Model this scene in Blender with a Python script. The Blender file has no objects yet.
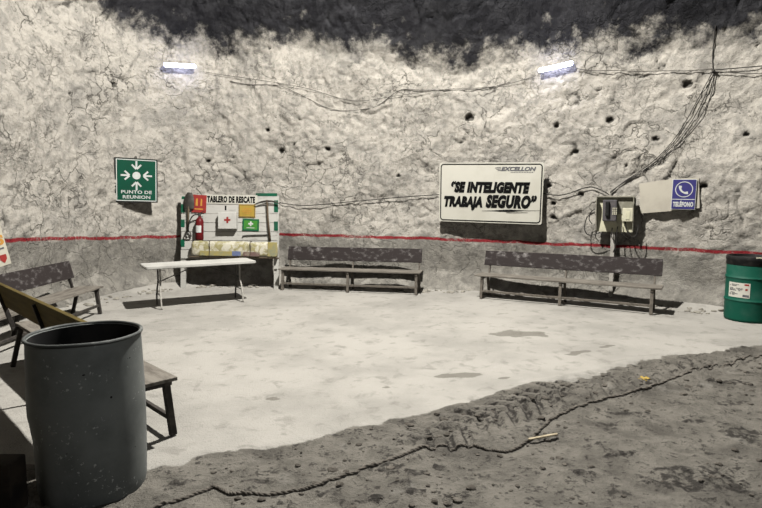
import bpy, bmesh, math, random
from mathutils import Vector, Matrix, Euler, noise
random.seed(7)
sc = bpy.context.scene
COL = sc.collection
R = math.radians

# ------------------------------------------------------------------ helpers
def sm(a, b, x):
    t = max(0.0, min(1.0, (x - a) / (b - a))) if a != b else float(x > a)
    return t * t * (3 - 2 * t)

def interp(pts, x):
    if x <= pts[0][0]: return pts[0][1]
    for (a, fa), (b, fb) in zip(pts, pts[1:]):
        if x <= b: return fa + (fb - fa) * (x - a) / (b - a)
    return pts[-1][1]

def N3(x, y, z): return noise.noise(Vector((x, y, z)))

ALBEDO_SCALE = .48                 # scales every base colour down to weaken bounce light and deepen shadows
class NB:
    """small node-graph builder"""
    def __init__(s, name):
        s.m = bpy.data.materials.new(name); s.m.use_nodes = True
        s.t = s.m.node_tree; s.b = s.t.nodes['Principled BSDF']
    def n(s, ty, **kw):
        x = s.t.nodes.new(ty)
        for k, v in kw.items(): setattr(x, k, v)
        return x
    def l(s, a, b): s.t.links.new(a, b)
    def put(s, sock, v):
        if hasattr(v, 'node'): s.l(v, sock)
        elif isinstance(v, (tuple, list)) and len(v) == 3 and sock.type == 'RGBA': sock.default_value = (*v, 1)
        else: sock.default_value = v
    def coord(s, which='Object', scale=(1, 1, 1)):
        c = s.n('ShaderNodeTexCoord'); m = s.n('ShaderNodeMapping'); m.inputs['Scale'].default_value = scale
        s.l(c.outputs[which], m.inputs['Vector']); return m.outputs['Vector']
    def noise(s, vec, scale=5, detail=4, rough=.55, dist=0):
        x = s.n('ShaderNodeTexNoise'); s.l(vec, x.inputs['Vector'])
        x.inputs['Scale'].default_value = scale; x.inputs['Detail'].default_value = detail
        x.inputs['Roughness'].default_value = rough; x.inputs['Distortion'].default_value = dist
        return x.outputs['Fac']
    def voro(s, vec, scale=5, feature='DISTANCE_TO_EDGE'):
        x = s.n('ShaderNodeTexVoronoi', feature=feature); s.l(vec, x.inputs['Vector']); x.inputs['Scale'].default_value = scale
        return x.outputs['Distance']
    def rng(s, v, a, b, c=0.0, d=1.0, smooth=True):
        x = s.n('ShaderNodeMapRange', interpolation_type='SMOOTHSTEP' if smooth else 'LINEAR')
        s.put(x.inputs['Value'], v)
        for k, q in zip(('From Min', 'From Max', 'To Min', 'To Max'), (a, b, c, d)): x.inputs[k].default_value = q
        return x.outputs['Result']
    def math(s, op, a, b=0.0):
        x = s.n('ShaderNodeMath', operation=op); s.put(x.inputs[0], a); s.put(x.inputs[1], b); return x.outputs[0]
    def mix(s, f, a, b):
        x = s.n('ShaderNodeMix', data_type='RGBA'); s.put(x.inputs[0], f); s.put(x.inputs[6], a); s.put(x.inputs[7], b); return x.outputs[2]
    def attr(s, name):
        x = s.n('ShaderNodeAttribute', attribute_name=name); return x.outputs['Fac']
    def bump(s, h, strength=.5, dist=.02):
        x = s.n('ShaderNodeBump'); s.l(h, x.inputs['Height']); x.inputs['Strength'].default_value = strength
        x.inputs['Distance'].default_value = dist; s.l(x.outputs['Normal'], s.b.inputs['Normal'])
    def done(s, color, rough=.8, metal=0.0, spec=.3):
        x = s.n('ShaderNodeMix', data_type='RGBA', blend_type='MULTIPLY'); x.inputs[0].default_value = 1
        s.put(x.inputs[6], color); x.inputs[7].default_value = (ALBEDO_SCALE, ALBEDO_SCALE, ALBEDO_SCALE, 1)
        s.put(s.b.inputs['Base Color'], x.outputs[2]); s.put(s.b.inputs['Roughness'], rough)
        s.b.inputs['Metallic'].default_value = metal; s.b.inputs['Specular IOR Level'].default_value = spec * .3
        return s.m

def mat(name, c, c2=None, rough=.7, metal=0.0, scale=14, bump=.15, lo=.42, hi=.68, spec=.3, stretch=(1, 1, 1), detail=5):
    """two-tone dusty material"""
    g = NB(name); v = g.coord('Object', stretch)
    n1 = g.noise(v, scale, detail, .62)
    col = g.mix(g.rng(n1, lo, hi), c, c2 or tuple(q * .75 for q in c))
    if bump: g.bump(g.noise(v, scale * 3, 4), bump, .006)
    return g.done(col, rough, metal, spec)

def emis(name, c, st):
    g = NB(name); g.b.inputs['Emission Color'].default_value = (*c, 1); g.b.inputs['Emission Strength'].default_value = st
    return g.done(c, .4)

class MB:
    """collects shapes and links them as ONE mesh object"""
    def __init__(s): s.bm = bmesh.new()
    def _bev(s, vs, w, seg=2):
        if w > 0:
            es = list({e for v in vs for e in v.link_edges})
            bmesh.ops.bevel(s.bm, geom=es, offset=w, segments=seg, affect='EDGES', profile=.6)
    def box(s, c, size, rot=None, bev=.004, seg=2):
        M = Matrix.Translation(c) @ (Euler(rot).to_matrix().to_4x4() if rot else Matrix()) @ Matrix.Diagonal((*size, 1))
        r = bmesh.ops.create_cube(s.bm, size=1, matrix=M); s._bev(r['verts'], bev, seg); return s
    def bar(s, a, b, w, h, up=(0, 0, 1), bev=.003):
        a, b = Vector(a), Vector(b); y = (b - a); L = y.length; y.normalize()
        x = y.cross(Vector(up)); x = x.normalized() if x.length > 1e-4 else Vector((1, 0, 0)); z = x.cross(y)
        M = Matrix((x, y, z)).transposed().to_4x4(); M.translation = (a + b) / 2
        r = bmesh.ops.create_cube(s.bm, size=1, matrix=M @ Matrix.Diagonal((w, L, h, 1))); s._bev(r['verts'], bev, 1); return s
    def tube(s, pts, r, n=8, cap=True, radii=None):
        pts = [Vector(p) for p in pts]; rings = []; prev = None
        for i, p in enumerate(pts):
            d = (pts[min(i + 1, len(pts) - 1)] - pts[max(i - 1, 0)]).normalized()
            x = (prev - d * prev.dot(d)) if prev else d.orthogonal()
            if x.length < 1e-5: x = d.orthogonal()
            x.normalize(); prev = x; y = d.cross(x); rr = radii[i] if radii else r
            rings.append([s.bm.verts.new(p + (x * math.cos(k * 2 * math.pi / n) + y * math.sin(k * 2 * math.pi / n)) * rr) for k in range(n)])
        for a, b in zip(rings, rings[1:]):
            for k in range(n): s.bm.faces.new((a[k], a[(k + 1) % n], b[(k + 1) % n], b[k]))
        if cap: s.bm.faces.new(rings[0][::-1]); s.bm.faces.new(rings[-1])
        return s
    def lathe(s, prof, n=48, fn=None):
        rings = []
        for r, z in prof:
            if r < 1e-6: rings.append([s.bm.verts.new((0, 0, z))]); continue
            ring = []
            for k in range(n):
                a = k * 2 * math.pi / n; p = Vector((r * math.cos(a), r * math.sin(a), z))
                ring.append(s.bm.verts.new(fn(p) if fn else p))
            rings.append(ring)
        for a, b in zip(rings, rings[1:]):
            for k in range(n):
                q = (k + 1) % n
                if len(a) == 1 and len(b) == 1: continue
                if len(a) == 1: s.bm.faces.new((a[0], b[q], b[k]))
                elif len(b) == 1: s.bm.faces.new((a[k], a[q], b[0]))
                else: s.bm.faces.new((a[k], a[q], b[q], b[k]))
        return s
    def prism(s, outline, y0, y1, bev=0):
        """outline in x,z extruded from y0 (front) to y1"""
        f = [s.bm.verts.new((x, y0, z)) for x, z in outline]; b = [s.bm.verts.new((x, y1, z)) for x, z in outline]
        n = len(outline); s.bm.faces.new(f); s.bm.faces.new(b[::-1])
        for k in range(n): s.bm.faces.new((f[(k + 1) % n], f[k], b[k], b[(k + 1) % n]))
        return s
    def xf(s, M):
        bmesh.ops.transform(s.bm, matrix=M, verts=s.bm.verts); return s
    def build(s, name, m, parent=None, smooth=False, label=None, bend=None):
        if bend:
            for v in s.bm.verts: v.co = bend(v.co)
        bmesh.ops.recalc_face_normals(s.bm, faces=s.bm.faces)
        me = bpy.data.meshes.new(name); s.bm.to_mesh(me); s.bm.free()
        if smooth is True:
            for p in me.polygons: p.use_smooth = True
        elif smooth:
            me.shade_smooth() if hasattr(me, 'shade_smooth') else None
            me.set_sharp_from_angle(angle=R(smooth))
        me.materials.append(m)
        o = bpy.data.objects.new(name, me); COL.objects.link(o)
        if parent: o.parent = parent
        if label: o['label'] = label
        return o

def tag(o, label=None, cat=None, group=None, kind=None):
    for k, v in (('label', label), ('category', cat), ('group', group), ('kind', kind)):
        if v: o[k] = v
    return o

def empty(name, loc, rot=(0, 0, 0), label=None, cat=None, group=None):
    o = bpy.data.objects.new(name, None); COL.objects.link(o); o.location = loc; o.rotation_euler = rot
    o.empty_display_size = .1
    return tag(o, label, cat, group)

def kids(o): return [c for c in bpy.data.objects if c.parent == o]

def copy_tree(o, parent=None):
    c = o.copy(); COL.objects.link(c)
    if parent: c.parent = parent
    for ch in kids(o): copy_tree(ch, c)
    return c

def base_line(size, body, ys):
    return 0.0

def text(body, size, m, parent, loc, name='lettering', width=None, shear=0, bold=0, sx=1.0, depth=.002, spacing=1.0):
    """flat raised lettering in the x-z plane facing -y, centred on loc"""
    cu = bpy.data.curves.new(name, 'FONT'); cu.body = body; cu.size = size; cu_size = size; cu.align_x = 'CENTER'; cu.align_y = 'TOP_BASELINE'
    cu.shear = shear; cu.offset = bold; cu.extrude = depth; cu.space_character = spacing; cu.resolution_u = 3
    t = bpy.data.objects.new(name + '_source', cu); COL.objects.link(t)
    dg = bpy.context.evaluated_depsgraph_get(); dg.update()
    me = bpy.data.meshes.new_from_object(t.evaluated_get(dg)); me.name = name
    bpy.data.objects.remove(t); bpy.data.curves.remove(cu)
    xs = [v.co.x for v in me.vertices]; ys = [v.co.y for v in me.vertices]
    k = width / (max(xs) - min(xs)); cx = (max(xs) + min(xs)) / 2
    base = base_line(cu_size, body, ys); cap = .69 * cu_size; ky = size / cap     # size is the cap height
    for v in me.vertices:
        v.co = Vector(((v.co.x - cx) * k, -v.co.z, (v.co.y - base) * ky - size / 2))
    me.materials.clear(); me.materials.append(m)
    o = bpy.data.objects.new(name, me); COL.objects.link(o); o.parent = parent; o.location = loc
    return o

def rrect(w, h, r, n=5):
    out = []
    for cx, cz, a0 in ((w / 2 - r, h / 2 - r, 0), (-w / 2 + r, h / 2 - r, 90), (-w / 2 + r, -h / 2 + r, 180), (w / 2 - r, -h / 2 + r, 270)):
        for k in range(n + 1):
            a = R(a0 + 90 * k / n); out.append((cx + r * math.cos(a), cz + r * math.sin(a)))
    return out[::-1]

def frame(mb, w, h, r, t, y0, y1):
    """rounded rectangular ring"""
    A, B = rrect(w, h, r), rrect(w - 2 * t, h - 2 * t, max(r - t, .002)); bm = mb.bm; n = len(A)
    L = [[bm.verts.new((x, y, z)) for x, z in P] for P, y in ((A, y0), (B, y0), (A, y1), (B, y1))]
    for k in range(n):
        q = (k + 1) % n
        for a, b in ((0, 1), (1, 3), (3, 2), (2, 0)):
            bm.faces.new((L[a][k], L[a][q], L[b][q], L[b][k]))
    return mb

def disc(mb, r, cx, cz, y0, y1, n=28):
    return mb.prism([(cx + r * math.cos(-2 * math.pi * k / n), cz + r * math.sin(-2 * math.pi * k / n)) for k in range(n)], y0, y1)

def smooth_path(pts, n=6):
    P = [Vector(p) for p in pts]; P = [2 * P[0] - P[1]] + P + [2 * P[-1] - P[-2]]; out = []
    for i in range(1, len(P) - 2):
        for k in range(n):
            t = k / n; a, b, c, d = P[i - 1:i + 3]
            out.append(.5 * ((2 * b) + (c - a) * t + (2 * a - 5 * b + 4 * c - d) * t * t + (3 * b - a - 3 * c + d) * t ** 3))
    out.append(P[-2]); return out

# ------------------------------------------------------------------ wall plan
PLAN = [(-5.2, -2.0), (-5.2, 2.0), (-5.1, 5.0), (-5.02, 7.0), (-5.0, 8.1), (-4.85, 9.0), (-4.5, 9.85), (-3.9, 10.5), (-3.0, 10.8), (-1.95, 10.75),
        (-.6, 10.5), (1.1, 10.15), (2.7, 9.65), (3.7, 9.08), (4.62, 8.5), (5.4, 7.95), (6.3, 7.25), (7.5, 6.3), (9.0, 5.2), (11.0, 4.0)]
_sp = smooth_path([(x, y, 0) for x, y in PLAN], 24)
_S = [0.0]
for a, b in zip(_sp, _sp[1:]): _S.append(_S[-1] + (b - a).length)
ULEN = _S[-1]
def wall_pt(u):
    """point and inward normal of the wall's plan curve at arc length u"""
    u = max(0, min(ULEN - 1e-4, u)); lo, hi = 0, len(_S) - 1
    while hi - lo > 1:
        m = (lo + hi) // 2
        if _S[m] <= u: lo = m
        else: hi = m
    t = (u - _S[lo]) / (_S[hi] - _S[lo]); p = _sp[lo].lerp(_sp[hi], t)
    d = (_sp[min(lo + 2, len(_sp) - 1)] - _sp[max(lo - 1, 0)]).normalized()
    return p, Vector((d.y, -d.x, 0))
def wall_u(x, y):
    return min(((p - Vector((x, y, 0))).length, s) for p, s in zip(_sp, _S))[1]
def U(x, y): return wall_u(x, y)
def wall_dist(x, y): return min((p - Vector((x, y, 0))).length for p in _sp[::3])
#CUT
# height of the painted red line, and of the edge of the whitewash, along the wall
LINE = [(U(-5.0, 7.2), 1.12), (U(-4.95, 8.4), 1.06), (U(-4.7, 9.5), .99), (U(-3.98, 10.5), .955), (U(-1.97, 10.75), .985), (U(-.6, 10.5), .96),
        (U(1.1, 10.15), .93), (U(2.78, 9.6), .90), (U(3.7, 9.2), .895), (U(4.56, 8.7), .885), (U(5.2, 8.2), .88), (U(6.2, 7.3), .86)]
EDGE = [(0, 6.2), (U(-5.0, 7.4), 5.6), (U(-4.95, 8.3), 5.1), (U(-4.7, 9.5), 4.75), (U(-4.22, 10.2), 4.65), (U(-2.66, 10.8), 4.42), (U(-1.52, 10.65), 4.62),
        (U(-.77, 10.5), 4.46), (U(.35, 10.3), 4.2), (U(1.23, 10.1), 3.95), (U(2.06, 9.9), 4.12), (U(2.97, 9.5), 4.15), (U(4.1, 9.0), 4.05), (U(5.4, 8.0), 3.95), (U(7.5, 6.3), 3.9)]
# dark pits in the rock: x, y, z, radius
PITS = [(U(4.7, 8.6), 3.4, .085), (U(3.75, 9.15), 2.95, .07), (U(4.35, 8.8), 2.6, .06), (U(3.0, 9.5), 2.9, .05), (U(3.3, 9.35), 2.45, .04), (U(1.55, 10.0), 3.1, .09),
        (U(-1.95, 10.7), 2.6, .06), (U(-1.05, 10.6), 2.62, .05), (U(-4.6, 9.6), 3.6, .06), (U(-2.2, 10.8), 3.0, .05), (U(3.55, 9.2), 3.45, .045), (U(2.9, 9.5), 1.9, .05),
        (U(2.97, 9.5), 1.35, .05), (U(2.98, 9.5), 1.6, .04), (U(4.9, 8.4), 1.85, .05), (U(-4.95, 8.3), 2.6, .05), (U(5.3, 8.1), 2.6, .04), (U(.3, 10.3), 2.1, .04),
        (U(-3.3, 10.7), 2.4, .045), (U(3.35, 9.3), 1.75, .045), (U(-4.9, 8.8), 3.3, .04), (U(4.0, 9.0), 2.2, .035)]

def facet(p, k):
    d, pts = noise.voronoi(p * k); c = pts[0]; w = noise.cell_vector(c * 7.31)
    q = p * k - c
    return (w - Vector((.5, .5, .5))).dot(q), d[1] - d[0]

def overhang(z, e):
    t = max(0.0, z - e + .1)
    return .55 * t + .16 * t * t

def wall_surface(u, z):
    """position on the rough rock, and how recessed it is"""
    p, nrm = wall_pt(u); e = interp(EDGE, u); ln = interp(LINE, u)
    q = Vector((p.x, p.y, z)); wq = q + Vector((N3(*(q * 2.1)), N3(*(q * 2.1 + Vector((5, 1, 3)))), N3(*(q * 2.1 + Vector((2, 8, 4)))))) * .16
    rough = .35 + .65 * sm(ln - .15, ln + .35, z)
    f1, e1 = facet(wq, 1.3); f2, e2 = facet(wq + Vector((3, 1, 2)), 3.4); f3, e3 = facet(q + (wq - q) * .4, 8.5)
    big = N3(*(q * .55)) * .16 + N3(*(q * 1.2)) * .07
    rid = 1 - abs(N3(wq.x * 2.6, wq.y * 2.6, wq.z * 3.1)) * 2
    rid2 = 1 - abs(N3(wq.x * 6.5 + 9, wq.y * 6.5, wq.z * 7.5)) * 2
    crack = sm(.90, .99, rid) * sm(-.1, .3, N3(*(q * .9 + Vector((4, 4, 4)))))
    crack2 = sm(.88, .99, rid2) * sm(-.05, .3, N3(*(q * 1.3 + Vector((7, 2, 1)))))
    fine = noise.fractal(q * 6.0, .75, 2.1, 5) * .024
    d = big + rough * (f1 * .075 + f2 * .036 + f3 * .016 - crack * .035 - crack2 * .02 + fine) + .02
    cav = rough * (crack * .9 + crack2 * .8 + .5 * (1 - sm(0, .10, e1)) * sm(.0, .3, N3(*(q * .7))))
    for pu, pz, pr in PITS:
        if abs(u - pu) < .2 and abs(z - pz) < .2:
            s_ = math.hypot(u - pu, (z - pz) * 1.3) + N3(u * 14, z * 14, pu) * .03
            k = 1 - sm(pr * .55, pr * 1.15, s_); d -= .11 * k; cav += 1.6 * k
    d += overhang(z, e)
    d += .22 * (1 - sm(-.05, .40 + .1 * N3(u * 1.1, 3, 0), z))       # rubble toe
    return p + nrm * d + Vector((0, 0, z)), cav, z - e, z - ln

# ------------------------------------------------------------------ materials
def rock_material():
    g = NB('whitewashed_rock'); v = g.coord('Object')
    cav, top, line = g.attr('recess'), g.attr('above_edge'), g.attr('above_line')
    nb = g.noise(v, 1.3, 5, .6); nm = g.noise(v, 6, 6, .65, .6); nf = g.noise(v, 24, 5, .7); ng = g.noise(v, 75, 3, .7)
    base = g.mix(g.rng(nm, .40, .66), (.475, .445, .392), (.315, .297, .266))
    base = g.mix(g.rng(nb, .50, .70, 0, .6), base, (.26, .247, .226))
    base = g.mix(g.rng(nf, .57, .70, 0, .7), base, (.125, .117, .105))
    base = g.mix(g.rng(ng, .60, .72, 0, .5), base, (.12, .113, .102))
    fl = g.noise(g.coord('Object', (1, 1, 1.7)), 13, 6, .72, 1.2)
    base = g.mix(g.math('MULTIPLY', g.rng(fl, .57, .66), g.rng(g.noise(v, 1.5, 4), .40, .60, .15, .8)), base, (.095, .088, .078))
    base = g.mix(g.rng(fl, .28, .42, .5, 0), base, (.58, .55, .49))
    # hairline cracks left unpainted
    vv = g.n('ShaderNodeVectorMath', operation='ADD'); g.l(v, vv.inputs[0])
    nz = g.n('ShaderNodeTexNoise'); g.l(v, nz.inputs['Vector']); nz.inputs['Scale'].default_value = 2.4; nz.inputs['Detail'].default_value = 5
    sc_ = g.n('ShaderNodeVectorMath', operation='SCALE'); g.l(nz.outputs['Color'], sc_.inputs[0]); sc_.inputs['Scale'].default_value = .7
    g.l(sc_.outputs[0], vv.inputs[1])
    cr = g.math('MULTIPLY', g.rng(g.voro(vv.outputs[0], 2.6), .0, .028, 1, 0), g.rng(g.noise(v, 1.1, 3), .46, .60))
    cr2 = g.math('MULTIPLY', g.rng(g.voro(vv.outputs[0], 6.5), .0, .035, .8, 0), g.rng(g.noise(v, 1.7, 3), .50, .62))
    crk = g.math('MAXIMUM', cr, cr2)
    above = g.rng(line, -.05, .2)
    base = g.mix(g.math('MULTIPLY', g.math('MULTIPLY', crk, above), .75), base, (.10, .092, .08))
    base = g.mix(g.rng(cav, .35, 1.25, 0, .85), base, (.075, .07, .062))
    # greyer, smoother coat under the red line
    low = g.math('ADD', line, g.rng(g.noise(v, 3.2, 5), .3, .7, -.16, .16, False))
    lowc = g.mix(g.rng(nm, .35, .68), (.225, .212, .187), (.145, .137, .122))
    lowc = g.mix(g.rng(g.noise(v, 2.1, 5, .65), .50, .62, 0, .75), lowc, (.38, .36, .32))
    base = g.mix(g.rng(low, -.05, .05, .8, 0), base, lowc)
    # bare dark rock above the whitewash
    tv = g.math('ADD', top, g.rng(g.noise(v, 2.2, 7, .68),   .25, .75, -.50, .50, False))
    dark = g.mix(g.rng(g.noise(v, 3.5, 6, .7), .40, .68), (.022, .022, .025), (.046, .046, .050))
    base = g.mix(g.rng(tv, -.14, .30), base, dark)
    # painted line
    lv = g.math('ADD', line, g.rng(g.noise(v, 3.0, 3), .2, .8, -.02, .02, False))
    red = g.math('MULTIPLY', g.rng(g.math('ABSOLUTE', lv), .018, .034, 1, 0), g.rng(g.math('ADD', g.noise(v, 1.3, 4), g.noise(v, 30, 3)), .66, 1.02, .22, .95))
    base = g.mix(red, base, (.24, .014, .022))
    h = g.math('ADD', g.math('MULTIPLY', nf, .7), g.math('ADD', g.math('MULTIPLY', ng, .3), g.math('MULTIPLY', crk, -.5)))
    g.bump(h, 1.0, .04)
    return g.done(base, .92, 0, .15)

def floor_material():
    g = NB('dusty_floor'); v = g.coord('Object')
    mud, lug, damp = g.attr('mud'), g.attr('lug'), g.attr('damp')
    n1 = g.noise(v, .9, 6, .6); n2 = g.noise(v, 5, 6, .65, .4); n3 = g.noise(v, 26, 5, .7); n4 = g.noise(v, 80, 3, .6)
    pale = g.mix(g.rng(n1, .38, .66), (.385, .368, .333), (.30, .287, .26))
    pale = g.mix(g.rng(n2, .52, .68, 0, .65), pale, (.215, .203, .182))
    pale = g.mix(g.rng(n3, .66, .78, 0, .4), pale, (.17, .16, .142))
    pale = g.mix(g.rng(n2, .25, .42, .3, 0), pale, (.46, .445, .415))
    pale = g.mix(g.rng(g.math('ADD', damp, g.rng(n3, .3, .7, -.25, .25, False)), .35, .8, 0, .7), pale, (.13, .12, .10))
    mc = g.mix(g.rng(n2, .38, .66), (.19, .176, .152), (.125, .116, .10))
    mc = g.mix(g.rng(g.noise(v, 1.6, 5, .6), .48, .66, 0, .7), mc, (.075, .069, .06))
    mc = g.mix(g.rng(g.math('ADD', g.math('MULTIPLY', n3, .5), g.math('MULTIPLY', g.noise(v, 7, 7, .75, .5), .6)), .585, .64, 0, .85), mc, (.035, .032, .028))
    mc = g.mix(g.rng(g.noise(v, 2.6, 5), .60, .72, 0, .45), mc, (.275, .262, .235))
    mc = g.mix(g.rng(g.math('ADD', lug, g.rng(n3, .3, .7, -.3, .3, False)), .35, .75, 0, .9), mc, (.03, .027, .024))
    mm = g.math('ADD', mud, g.rng(g.noise(v, 9, 6, .7), .2, .8, -.30, .30, False))
    col = g.mix(g.rng(mm, .38, .62), pale, mc)
    h = g.math('ADD', g.math('MULTIPLY', n3, g.rng(mud, 0, 1, .35, 1.4)), g.math('MULTIPLY', n4, .3))
    g.bump(h, .8, .03)
    return g.done(col, g.rng(mud, 0, 1, .85, .75), 0, .2)

M = {}
M['rock'] = rock_material(); M['floor'] = floor_material()
M['plank_dark'] = mat('dark_painted_plank', (.030, .024, .023), (.34, .32, .31), .75, 0, 8, .3, .50, .84, stretch=(1, 1.5, 1.7), detail=12)
M['plank_grey'] = mat('dusty_grey_plank', (.21, .19, .162), (.12, .106, .09), .85, 0, 7, .3, .4, .65, stretch=(.6, 3, 3))
M['plank_bare'] = mat('bare_yellow_brown_plank', (.135, .10, .03), (.095, .07, .022), .8, 0, 4, .25, .4, .65, stretch=(.5, 3, 5))
M['iron'] = mat('dusty_iron_tube', (.17, .15, .125), (.10, .088, .075), .7, .1, 20, .2)
M['iron_dark'] = mat('dark_iron_tube', (.045, .04, .036), (.085, .075, .063), .65, .1, 18, .2)
M['plastic_white'] = mat('white_plastic', (.52, .51, .475), (.43, .42, .39), .55, 0, 4, .05)
M['tube_grey'] = mat('grey_coated_tube', (.14, .135, .125), (.09, .087, .08), .55, .2, 14, .1)
M['tube_pale'] = mat('pale_dusty_tube', (.45, .43, .39), (.34, .32, .29), .6, .1, 14, .1)
M['drum_grey'] = mat('grey_drum_paint', (.105, .114, .11), (.072, .078, .076), .55, .1, 3.2, .1, .38, .7)
M['drum_rim'] = mat('worn_grey_rim', (.075, .08, .077), (.19, .195, .185), .6, .2, 9, .15, .55, .75)
M['drum_green'] = mat('dusty_green_drum_paint', (.006, .082, .052), (.02, .095, .066), .55, 0, 5, .1)
M['black'] = mat('black_rubber', (.012, .012, .012), (.035, .033, .03), .6, 0, 9, .1)
M['sign_green'] = mat('green_sign_face', (.004, .062, .034), (.005, .054, .030), .45, 0, 3, 0)
M['sign_white'] = mat('white_sign_face', (.54, .525, .46), (.49, .475, .41), .5, 0, 2, 0)
M['sign_letter'] = mat('white_lettering', (.54, .55, .53), (.48, .49, .47), .5, 0, 8, 0)
M['ink'] = mat('black_ink', (.008, .008, .008), (.012, .012, .012), .85, 0, 8, 0, spec=.05)
M['ink_grey'] = mat('grey_ink', (.11, .11, .12), (.15, .15, .155), .5, 0, 8, 0)
M['sign_blue'] = mat('violet_blue_sign_face', (.045, .042, .165), (.04, .038, .14), .45, 0, 3, 0)
M['panel'] = mat('dusty_pale_panel', (.46, .43, .36), (.40, .37, .31), .7, 0, 3, .1)
M['wood_white'] = mat('whitewashed_plank', (.47, .46, .425), (.31, .30, .275), .8, 0, 5, .2, .52, .75, stretch=(1, 3, 4))
M['paint_green'] = mat('green_paint', (.006, .095, .05), (.02, .075, .045), .6, 0, 10, .1)
M['red'] = mat('red_enamel', (.13, .010, .012), (.085, .009, .010), .4, 0, 6, .05)
M['sign_red'] = mat('red_sign_face', (.30, .035, .03), (.25, .035, .03), .5, 0, 6, 0)
M['sign_yellow'] = mat('yellow_sign_face', (.38, .26, .05), (.31, .21, .04), .5, 0, 6, 0)
M['sign_lime'] = mat('bright_green_sign_face', (.055, .22, .035), (.045, .18, .035), .5, 0, 6, 0)
M['steel'] = mat('worn_steel', (.16, .155, .145), (.09, .085, .08), .5, .5, 18, .15)
M['steel_dark'] = mat('dark_tool_steel', (.05, .046, .04), (.09, .08, .07), .6, .3, 18, .15)
M['handle'] = mat('tool_wood', (.12, .09, .06), (.07, .055, .04), .75, 0, 10, .2, stretch=(3, 3, .6))
M['booth'] = mat('cream_booth_sheet', (.60, .575, .42), (.46, .44, .33), .6, .1, 6, .1)
M['booth_grey'] = mat('grey_booth_sheet', (.20, .19, .15), (.30, .285, .235), .6, .1, 8, .1)
M['phone'] = mat('dark_grey_phone_case', (.075, .07, .075), (.11, .10, .10), .5, 0, 10, .05)
M['cream'] = mat('cream_plastic', (.58, .55, .42), (.48, .46, .36), .5, 0, 8, .05)
M['cable'] = mat('black_cable_sheath', (.022, .02, .019), (.05, .046, .042), .65, 0, 20, .05)
M['wire'] = mat('grey_wire', (.08, .073, .065), (.14, .13, .115), .7, 0, 20, .05)
M['rope'] = mat('muddy_rope_fibre', (.15, .135, .115), (.085, .076, .064), .9, 0, 25, .5)
M['clod'] = mat('mud_clod', (.085, .076, .064), (.15, .135, .115), .95, 0, 14, .4)
M['rubble'] = mat('pale_rubble', (.30, .28, .24), (.20, .185, .16), .95, 0, 10, .4)
M['tube_light'] = emis('lit_light_tube', (.62, .66, 1.0), 24.0)
M['metal_pale'] = mat('pale_fixture_metal', (.35, .34, .34), (.25, .24, .24), .5, .3, 10, .05)
M['poster'] = mat('cream_poster', (.50, .475, .39), (.44, .415, .34), .6, 0, 4, 0)
M['orange'] = mat('orange_ink', (.52, .26, .05), (.46, .22, .05), .6, 0, 8, 0)
M['wood_scrap'] = mat('pale_wood_scrap', (.42, .36, .25), (.30, .25, .17), .85, 0, 15, .2)
M['wrap_strip'] = mat('printed_yellow_wrapper', (.34, .285, .11), (.25, .25, .16), .35, 0, 9, .1)

def wrap_material():
    g = NB('clear_crumpled_wrap'); v = g.coord('Object')
    n = g.noise(v, 9, 6, .6, .8); n2 = g.noise(v, 22, 4, .6)
    c = g.mix(g.rng(n, .40, .60), (.56, .53, .43), (.33, .295, .15)); c = g.mix(g.rng(n2, .58, .72, 0, .8), c, (.72, .70, .62))
    c = g.mix(g.rng(g.noise(v, 5, 3), .60, .70, 0, .6), c, (.22, .20, .13))
    g.bump(n, .6, .03); return g.done(c, .3, 0, .5)
M['wrap'] = wrap_material()

# ------------------------------------------------------------------ setting: wall, ceiling, floor
def grid_mesh(name, rows, attrs, m, kind='structure', smooth=True):
    h, w = len(rows), len(rows[0]); verts = [p for r in rows for p in r]
    faces = [(j * w + i, j * w + i + 1, (j + 1) * w + i + 1, (j + 1) * w + i) for j in range(h - 1) for i in range(w - 1)]
    me = bpy.data.meshes.new(name); me.from_pydata(verts, [], faces)
    for k, vals in attrs.items():
        a = me.attributes.new(k, 'FLOAT', 'POINT'); a.data.foreach_set('value', vals)
    if smooth: me.polygons.foreach_set('use_smooth', [True] * len(me.polygons))
    me.materials.append(m); o = bpy.data.objects.new(name, me); COL.objects.link(o); o['kind'] = kind
    return o

def build_wall():
    us = []; u = 0.0
    u0, u1 = U(-5.05, 6.2), U(6.6, 7.0)
    while u < ULEN:
        us.append(u); u += .027 if u0 <= u <= u1 else .14
    zs = [-.12 + .027 * k for k in range(int(5.5 / .027))]
    while zs[-1] < 7.4: zs.append(zs[-1] + .12)
    rows = []; at = {'recess': [], 'above_edge': [], 'above_line': []}
    for z in zs:
        row = []
        for u in us:
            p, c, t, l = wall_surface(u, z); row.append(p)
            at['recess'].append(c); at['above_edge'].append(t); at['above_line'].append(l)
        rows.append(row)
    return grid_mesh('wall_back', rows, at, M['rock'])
wall = build_wall(); wall['label'] = 'whitewashed rough rock wall curving round the chamber'

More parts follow.
